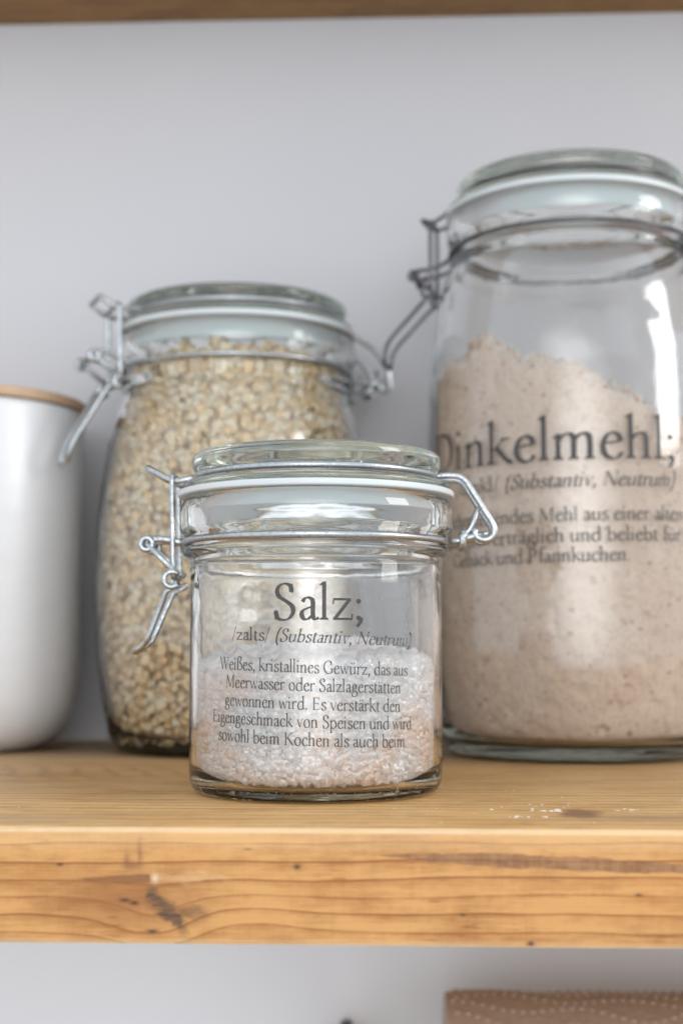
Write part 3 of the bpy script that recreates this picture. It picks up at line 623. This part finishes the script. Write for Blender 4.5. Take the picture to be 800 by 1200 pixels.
# rolled oats: lens shaped flakes with a crease
kk = 9; fv = [(math.cos(2 * math.pi * i / kk), math.sin(2 * math.pi * i / kk) * .82, .05 * (-1) ** i) for i in range(kk)]
fv += [(.48 * math.cos(2 * math.pi * i / kk + .3), .40 * math.sin(2 * math.pi * i / kk + .3), .06 + .02 * (i % 3)) for i in range(kk)] + [(0, 0, .03), (0, 0, -.06)]
ff = []
for i in range(kk):
    j = (i + 1) % kk; ff += [(i, j, kk + j), (i, kk + j, kk + i), (kk + i, kk + j, 2 * kk), (j, i, 2 * kk + 1)]
oi = interp([(r, z) for r, z in ow2] + [(.0577, .2050), (.0577, .2250)])
pos = []; nr = []; OT = .2125
for depth, N in ((.0008, 7500), (.0024, 6000), (.0045, 4500)):
    z = rng.uniform(.0096, OT, N); th = rng.uniform(0, 2 * math.pi, N); tilt = .20 + depth * 90
    r = np.array([oi(a) for a in z]) - depth - .0008 - rng.uniform(0, .0012, N)
    pos.append(np.stack([r * np.cos(th), r * np.sin(th), z], 1)); nr.append(np.stack([np.cos(th), np.sin(th), z * 0], 1) + rng.normal(0, tilt * .55, (N, 3)))
N = 1500; rr = np.sqrt(rng.uniform(0, 1, N)) * .053; th = rng.uniform(0, 6.28, N)
pos.append(np.stack([rr * np.cos(th), rr * np.sin(th), OT + rng.uniform(-.003, .003, N)], 1)); nr.append(np.tile((0, 0, 1.0), (N, 1)) + rng.normal(0, .4, (N, 3)))
pos = np.concatenate(pos); nr = np.concatenate(nr); N = len(pos)
size = rng.uniform(.0028, .0050, N); small = rng.uniform(0, 1, N) < .18 + .35 * (pos[:, 2] < .05); size[small] *= .6
# keep every flake inside the glass
nn = nr / np.linalg.norm(nr, axis=1)[:, None]; rad = np.hypot(pos[:, 0], pos[:, 1]); er = np.stack([pos[:, 0] / rad, pos[:, 1] / rad, 0 * rad], 1)
ext = size * np.sqrt(1 - np.clip((nn * er).sum(1) ** 2, 0, 1)) * 1.05 + size * .25
lim = np.array([oi(a) for a in pos[:, 2]]) - .0004 - ext; k = np.minimum(1, lim / rad); pos[:, 0] *= k; pos[:, 1] *= k
pos += (OX, OY, 0)
tone = np.clip(.22 + rng.beta(1.7, 1.5, N), 0, 1.05)
oats = scatter('rolled_oats', pos, nr, fv, ff, size, .20, FLAKE, tone, None, False, np.array([-.16] * kk + [.10] * kk + [-.20, 0]))
me = lathe([(0, .0090), (.052, .0090)] + [(oi(z) - .0068, z) for z in np.linspace(.018, OT - .004, 30)] + [(0, OT - .003)], 64)
bm = bmesh.new(); bm.from_mesh(oats.data); tl_ = bm.verts.layers.float['tone']; nb = len(bm.verts); me.transform(__import__('mathutils').Matrix.Translation((OX, OY, 0))); bm.from_mesh(me); bm.verts.ensure_lookup_table()
for v in bm.verts[nb:]: v[tl_] = .65
bm.to_mesh(oats.data); bm.free()
tag(oats, 'pale golden rolled oats filling the rounded jar', 'oats', 'stuff')
# salt crystals
ph = (1 + 5 ** .5) / 2; iv = np.array([(-1, ph, 0), (1, ph, 0), (-1, -ph, 0), (1, -ph, 0), (0, -1, ph), (0, 1, ph), (0, -1, -ph), (0, 1, -ph), (ph, 0, -1), (ph, 0, 1), (-ph, 0, -1), (-ph, 0, 1)]) / math.sqrt(1 + ph * ph)
if_ = [(0, 11, 5), (0, 5, 1), (0, 1, 7), (0, 7, 10), (0, 10, 11), (1, 5, 9), (5, 11, 4), (11, 10, 2), (10, 7, 6), (7, 1, 8), (3, 9, 4), (3, 4, 2), (3, 2, 6), (3, 6, 8), (3, 8, 9), (4, 9, 5), (2, 4, 11), (6, 2, 10), (8, 6, 7), (9, 8, 1)]
iv = np.sign(iv) * np.abs(iv) ** .8
cv = np.array([(x, y, z) for x in (-1, 1) for y in (-1, 1) for z in (-1, 1)], float) * .66
cf = [(0, 1, 3), (0, 3, 2), (4, 6, 7), (4, 7, 5), (0, 4, 5), (0, 5, 1), (2, 3, 7), (2, 7, 6), (0, 2, 6), (0, 6, 4), (1, 5, 7), (1, 7, 3)]
def salt_top(x, y):
    q = math.hypot(x, y) / .046; side = math.atan2(x, -y)
    return .0575 - .0085 * q * q - .0022 * math.sin(side + .5) * q * -1 * 0 + mnoise.noise(Vector((x * 55, y * 55, 1.3))) * .0016 - .0015 * max(0, -math.sin(side)) * q
pos = []
for depth, N in ((.0010, 2900), (.0030, 2600), (.0050, 1800)):
    th = rng.uniform(0, 6.28, N); u = rng.uniform(0, 1, N)
    r = .0460 - depth + rng.uniform(-.0004, .0004, N)
    x = r * np.cos(th); y = r * np.sin(th); zt = np.array([salt_top(a, b) for a, b in zip(x, y)]); z = .0058 + (zt - .0058) * u
    pos.append(np.stack([x, y, z], 1))
N = 1700; rr = np.sqrt(rng.uniform(0, 1, N)) * .0445; th = rng.uniform(0, 6.28, N); x = rr * np.cos(th); y = rr * np.sin(th)
pos.append(np.stack([x, y, np.array([salt_top(a, b) for a, b in zip(x, y)]) + rng.uniform(-.0045, .0002, N)], 1))
pos = np.concatenate(pos); N = len(pos); size = rng.gamma(6, .00064, N).clip(.0014, .0052)
rad = np.hypot(pos[:, 0], pos[:, 1]); zz = pos[:, 2]
rin = np.interp(zz, [.0034, .0052, .012, .06], [.042, .0452, .0460, .0460]) - .0003; k = np.minimum(1, (rin - size * .92) / rad); pos[:, :2] *= k[:, None]
pos[:, 2] = np.maximum(pos[:, 2], .0046 + size * .85)
pl = pos.copy(); pos = pos + (SX, SY, 0)
tn = np.array([mnoise.noise(Vector(p * 62)) for p in pl]); tone = np.clip(.54 + tn * 1.05 + rng.normal(0, .12, N), 0, .95); tone[rng.uniform(0, 1, N) < .012] = 1.0
an = rng.uniform(.62, 1.0, (N, 3))
salt = scatter('rock_salt', pos, rng.normal(0, 1, (N, 3)), cv, cf, size, .16, SALT, tone, an, False)
corep = [(0, .0062), (.0405, .0064), (.0425, .012)] + [(.0425, z) for z in (.02, .03, .04, .0445)] + [(.030, .0465), (.015, .0500), (0, .0510)]
me = lathe(corep, 64); me.transform(__import__('mathutils').Matrix.Translation((SX, SY, 0)))
bm = bmesh.new(); bm.from_mesh(salt.data); tl_ = bm.verts.layers.float['tone']; nb = len(bm.verts); bm.from_mesh(me); bm.verts.ensure_lookup_table()
for v in bm.verts[nb:]: v[tl_] = .45
bm.to_mesh(salt.data); bm.free()
tag(salt, 'coarse white and pale pink rock salt crystals in the small front jar', 'salt', 'stuff')
# flour: one heap with a crumbly crest
fi = interp([(r, z) for r, z in fw2])
cam_dir = np.array((-FX, -FY)); cam_dir /= np.linalg.norm(cam_dir); rt_dir = np.array((-cam_dir[1], cam_dir[0]))
xs_ = [-.090, -.072, -.064, -.058, -.052, -.0450, -.035, -.018, -.006, .004, .016, .028, .040, .052, .09]
hs_ = [.1930, .1985, .1990, .2000, .2030, .2120, .2010, .1945, .1930, .1900, .1830, .1755, .1690, .1655, .1640]
def ftop(x, y, fine=1.0):
    u = x * rt_dir[0] + y * rt_dir[1]; w = -(x * cam_dir[0] + y * cam_dir[1])
    h = float(np.interp(u, xs_, hs_)) + .012 * 0
    h -= max(0, w + .03) * .05
    v = Vector((x, y, .3)); h += mnoise.noise(v * 60) * .0045 * fine + mnoise.noise(v * 150) * .0062 * fine + abs(mnoise.noise(v * 330)) * .0052 * fine + mnoise.noise(v * 700) * .0012 * fine; return h
vs = []; fs = []; NS = 520; NR = 110
for i in range(NS):
    th = 2 * math.pi * i / NS; c, s = math.cos(th), math.sin(th)
    zt = ftop(.071 * c, .071 * s) 
    for j in range(NR + 1):
        t = j / NR; z = .0088 + (zt - .0088) * t ** 1.15
        r = fi(z) - (.00055 if z > .03 else .0010); v = Vector((c * .07, s * .07, z))
        r -= max(0, mnoise.noise(v * 130) - .14) * .0030 + max(0, mnoise.noise(v * 48) - .22) * .0030 + max(0, mnoise.noise(v * 420 + Vector((3, 1, 2))) - .1) * .0012
        edge = max(0, 1 - (zt - z) / .0045); r -= edge ** 2 * .0030
        r = min(r, .0600 + (max(0, z - .0088) * .008) ** .5)
        vs.append((r * c, r * s, z))
    r0 = vs[-1]; rr0 = math.hypot(r0[0], r0[1])
    for j in range(1, 40):
        q = (1 - j / 40) ; r = rr0 * q; x, y = r * c, r * s; w = min(1, j / 3)
        vs.append((x, y, ftop(x, y) * w + (1 - w) * zt + .0010 * w))
per = NR + 1 + 39
top_c = len(vs); vs.append((0, 0, ftop(0, 0) + .001)); bot_c = len(vs); vs.append((0, 0, .0088))
for i in range(NS):
    a = i * per; b = ((i + 1) % NS) * per
    for j in range(per - 1): fs.append((a + j, b + j, b + j + 1, a + j + 1))
    fs.append((a + per - 1, b + per - 1, top_c)); fs.append((b, a, bot_c))
fm = mesh('flour', vs, fs); fixn(fm); fo = link('spelt_flour', fm, FLOUR); fo.location = (FX, FY, 0)
tag(fo, 'heap of beige brown flecked spelt flour with a crumbly sloping top, inside the tallest jar', 'flour')
# clots of flour on the crest
N = 420; pts = []
for _ in range(N):
    th = rng.uniform(0, 6.28); r = .069 - abs(rng.normal(0, .006)); x, y = r * math.cos(th), r * math.sin(th); pts.append((x, y, ftop(x, y) - .0002))
pts = np.array(pts); sz = rng.gamma(3, .0004, N).clip(.0005, .0030); rad = np.hypot(pts[:, 0], pts[:, 1]); pts[:, :2] *= np.minimum(1, (.0705 - sz * 1.1) / rad)[:, None]
cl = scatter('flour_clots', pts, rng.normal(0, 1, (N, 3)), iv, if_, sz, .2, FLOUR, np.zeros(N), None, True); cl.location = (FX, FY, 0)
tag(cl, 'small clots of flour lying along the crest of the heap in the tallest jar', 'flour', 'stuff')
# spilt flour on the shelf
pts = []; sz = []
for (x, y, sx, sy, n_, s_) in ((.0480, .4985, .003, .002, 6, .0007), (.0380, .5030, .006, .003, 4, .0005), (.0520, .5200, .005, .004, 4, .0003), (.0760, .5010, .003, .002, 8, .0004), (.0380, .4770, .002, .002, 5, .0005), (.0470, .4800, .001, .001, 3, .0004), (.0200, .560, .03, .03, 12, .0003), (.03, .50, .05, .03, 14, .0002), (-.12, .50, .05, .03, 6, .0002)):
    for _ in range(n_): pts.append((x + rng.normal(0, sx), max(.456, y + rng.normal(0, sy)), .0001)); sz.append(s_ * rng.uniform(.5, 1.5))
N = len(pts); cr = scatter('flour_crumbs', np.array(pts), np.tile((0, 0, 1.0), (N, 1)), iv, if_, np.array(sz), .25, CRUMB, np.zeros(N), np.stack([rng.uniform(.8, 2.4, N), rng.uniform(.8, 1.8, N), np.full(N, .28)], 1))
tag(cr, 'white flour crumbs spilt on the shelf top beside the knot', 'crumbs', 'stuff')

def dust(name, cx, cy_, Rfun, zfun, N, s0, mat, label, cat, th0=0, spread=6.28):
    th = th0 + rng.uniform(-spread / 2, spread / 2, N); z = zfun(N, th); r_ = np.array([Rfun(a) for a in z]) - .0002
    A = th - math.pi / 2; nr_ = np.stack([np.cos(A), np.sin(A), 0 * A], 1); P_ = nr_ * r_[:, None]; P_[:, 2] = z
    o = scatter(name, P_, nr_, iv, if_, s0 * rng.gamma(2, .5, N).clip(.3, 3), .25, mat, np.zeros(N), np.stack([rng.uniform(.7, 1.4, N), rng.uniform(.7, 1.4, N), np.full(N, .35)], 1))
    o.location = (cx, cy_, 0); tag(o, label, cat, 'stuff'); return o
def zf_(N, th):
    base = np.array([ftop(.071 * math.sin(t), -.071 * math.cos(t)) for t in th]); return np.minimum(base + rng.exponential(.009, N), .236)
dust('flour_dust', FX, FY, lambda z: fi(z), zf_, 900, .00016, CRUMB, 'fine flour dust clinging to the glass above the flour in the tallest jar', 'dust')
dust('salt_dust', SX, SY, lambda z: .0463, lambda N, th: np.minimum(.055 + rng.exponential(.006, N), .085), 420, .00012, CRUMB, 'fine salt dust clinging to the glass above the salt in the small jar', 'dust')
N = 160; th = rng.uniform(0, 6.28, N); rr = .0474 + rng.normal(0, .0006, N); P_ = np.stack([rr * np.cos(th), rr * np.sin(th), np.full(N, .1234)], 1)
o = scatter('salt_dust', P_, np.tile((0, 0, 1.0), (N, 1)), iv, if_, .00016 * rng.gamma(2, .5, N).clip(.3, 3), .25, CRUMB, np.zeros(N)); o.location = (SX, SY, 0)
tag(o, 'white salt specks lying on the wire round the lid of the small jar', 'dust', 'stuff')

# ------------------------------------------------------------------ stoneware canister
can = empty('storage_canister', (-.2485, .7815, 0.0), 'white glazed canister with a thin wooden lid, cut off by the left edge', 'canister')
cp = [(0, .0020), (.036, .0010), (.042, .0000), (.048, .0010), (.0565, .0062), (.0630, .0150), (.0668, .0270), (.0685, .0420), (.0690, .0600), (.0690, .1200), (.0688, .1835), (.0680, .1863)]
ci = [(.0660, .1863), (.0650, .1835), (.0650, .0500), (.060, .020), (.040, .0080), (0, .0080)]
link('canister_body', lathe(smoothp(cp[:8], 4) + cp[8:] + ci, 128), CER, can)
lp = bevel_prof([(.0001, 0.1870), (.0696, 0.1870), (.0696, 0.1925), (.0001, 0.1925)], .0010, 3)
link('canister_lid', lathe([(0, 0.1870)] + [tuple(p) for p in lp] + [(0, 0.1925)], 128), LIDW, can)

# ------------------------------------------------------------------ paper roll under the shelf
RR = .060; RXC, RYC, RZC = .0205, .7650, -.1850; RW = .225
roll = empty('kitchen_roll', (RXC + RW / 2, RYC, RZC), 'brown embossed kitchen paper roll below the shelf at the right', 'paper roll')
vs = []; fs = []; seg = 96; prof = bevel_prof([(-RW / 2, .020), (-RW / 2, RR), (RW / 2, RR), (RW / 2, .020), (-RW / 2, .020)], .0014, 3)[1:]
for (x, r) in prof:
    for i in range(seg):
        a = 2 * math.pi * i / seg; k = 1 + .004 * math.sin(a * 3 + 1); vs.append((x, r * k * math.cos(a), r * k * math.sin(a)))
m = len(prof)
for j in range(m):
    for i in range(seg): fs.append((j * seg + i, j * seg + (i + 1) % seg, ((j + 1) % m) * seg + (i + 1) % seg, ((j + 1) % m) * seg + i))
me = mesh('paper', vs, fs); fixn(me); link('paper_sheet', me, PAPER, roll)
me = mesh('core', [(x, r * math.cos(a), r * math.sin(a)) for x in (-RW / 2 + .0005, RW / 2 - .0005) for r in (.0198, .0185) for a in [2 * math.pi * i / 48 for i in range(48)]],
          [(a * 48 + i, a * 48 + (i + 1) % 48, b * 48 + (i + 1) % 48, b * 48 + i) for (a, b) in ((0, 1), (1, 3), (3, 2), (2, 0)) for i in range(48)])
fixn(me); link('cardboard_core', me, CARD, roll)
dv = []; df = []
def dome(x, a):
    b = len(dv); c = np.array((x, math.cos(a) * (RR + .0000), math.sin(a) * (RR + .0000))); t1 = np.array((1, 0, 0)); t2 = np.array((0, -math.sin(a), math.cos(a))); nn_ = np.array((0, math.cos(a), math.sin(a)))
    rr_ = .0021
    for (q, h) in ((1.0, -.0002), (.6, .0009)):
        for i in range(7): dv.append(c + (t1 * math.cos(i * .8976) + t2 * math.sin(i * .8976)) * rr_ * q + nn_ * h)
    dv.append(c + nn_ * .0012)
    for i in range(7):
        j = (i + 1) % 7; df.extend([(b + i, b + j, b + 7 + j, b + 7 + i), (b + 7 + i, b + 7 + j, b + 14)])
for row in range(15):
    a0 = R_(20) + row * .0068 / RR * 1.7
    for k in range(44):
        x = -RW / 2 + .004 + k * .0050 + (row % 2) * .0021
        w = .0045 * math.sin(x * 95 + (row // 2) * 2.2) + .0045 * math.sin(x * 41 + row * .3)
        if a0 < R_(200): dome(x, a0 + w / RR)
me = mesh('emboss', dv, df); fixn(me); tag(link('embossed_dots', me, PAPER, roll), None, None, 'stuff')
hold = empty('roll_holder', (-.0345, WALL_Y, RZC), 'black wall-mounted holder whose arm ends left of the kitchen roll', 'holder')
T = Tubes(); T.tube([(.0, -.095, 0), (.31, -.095, 0)], .0045, 12); T.build('rod', BLACK, hold)
def boxm(x0, x1, y0, y1, z0, z1, name, parent, b=.0012):
    bm = bmesh.new(); bmesh.ops.create_cube(bm, size=1.0)
    for v in bm.verts: v.co = Vector(((x0 + x1) / 2 + v.co.x * (x1 - x0), (y0 + y1) / 2 + v.co.y * (y1 - y0), (z0 + z1) / 2 + v.co.z * (z1 - z0)))
    bmesh.ops.bevel(bm, geom=bm.edges[:], offset=b, segments=2, affect='EDGES'); me = bpy.data.meshes.new(name); bm.to_mesh(me); bm.free(); return link(name, me, BLACK, parent, False)
boxm(-.0036, .0036, -.104, -.0005, -.014, .0225, 'bracket_arm', hold)
boxm(.300, .3072, -.104, -.0005, -.014, .0225, 'bracket_arm', hold)
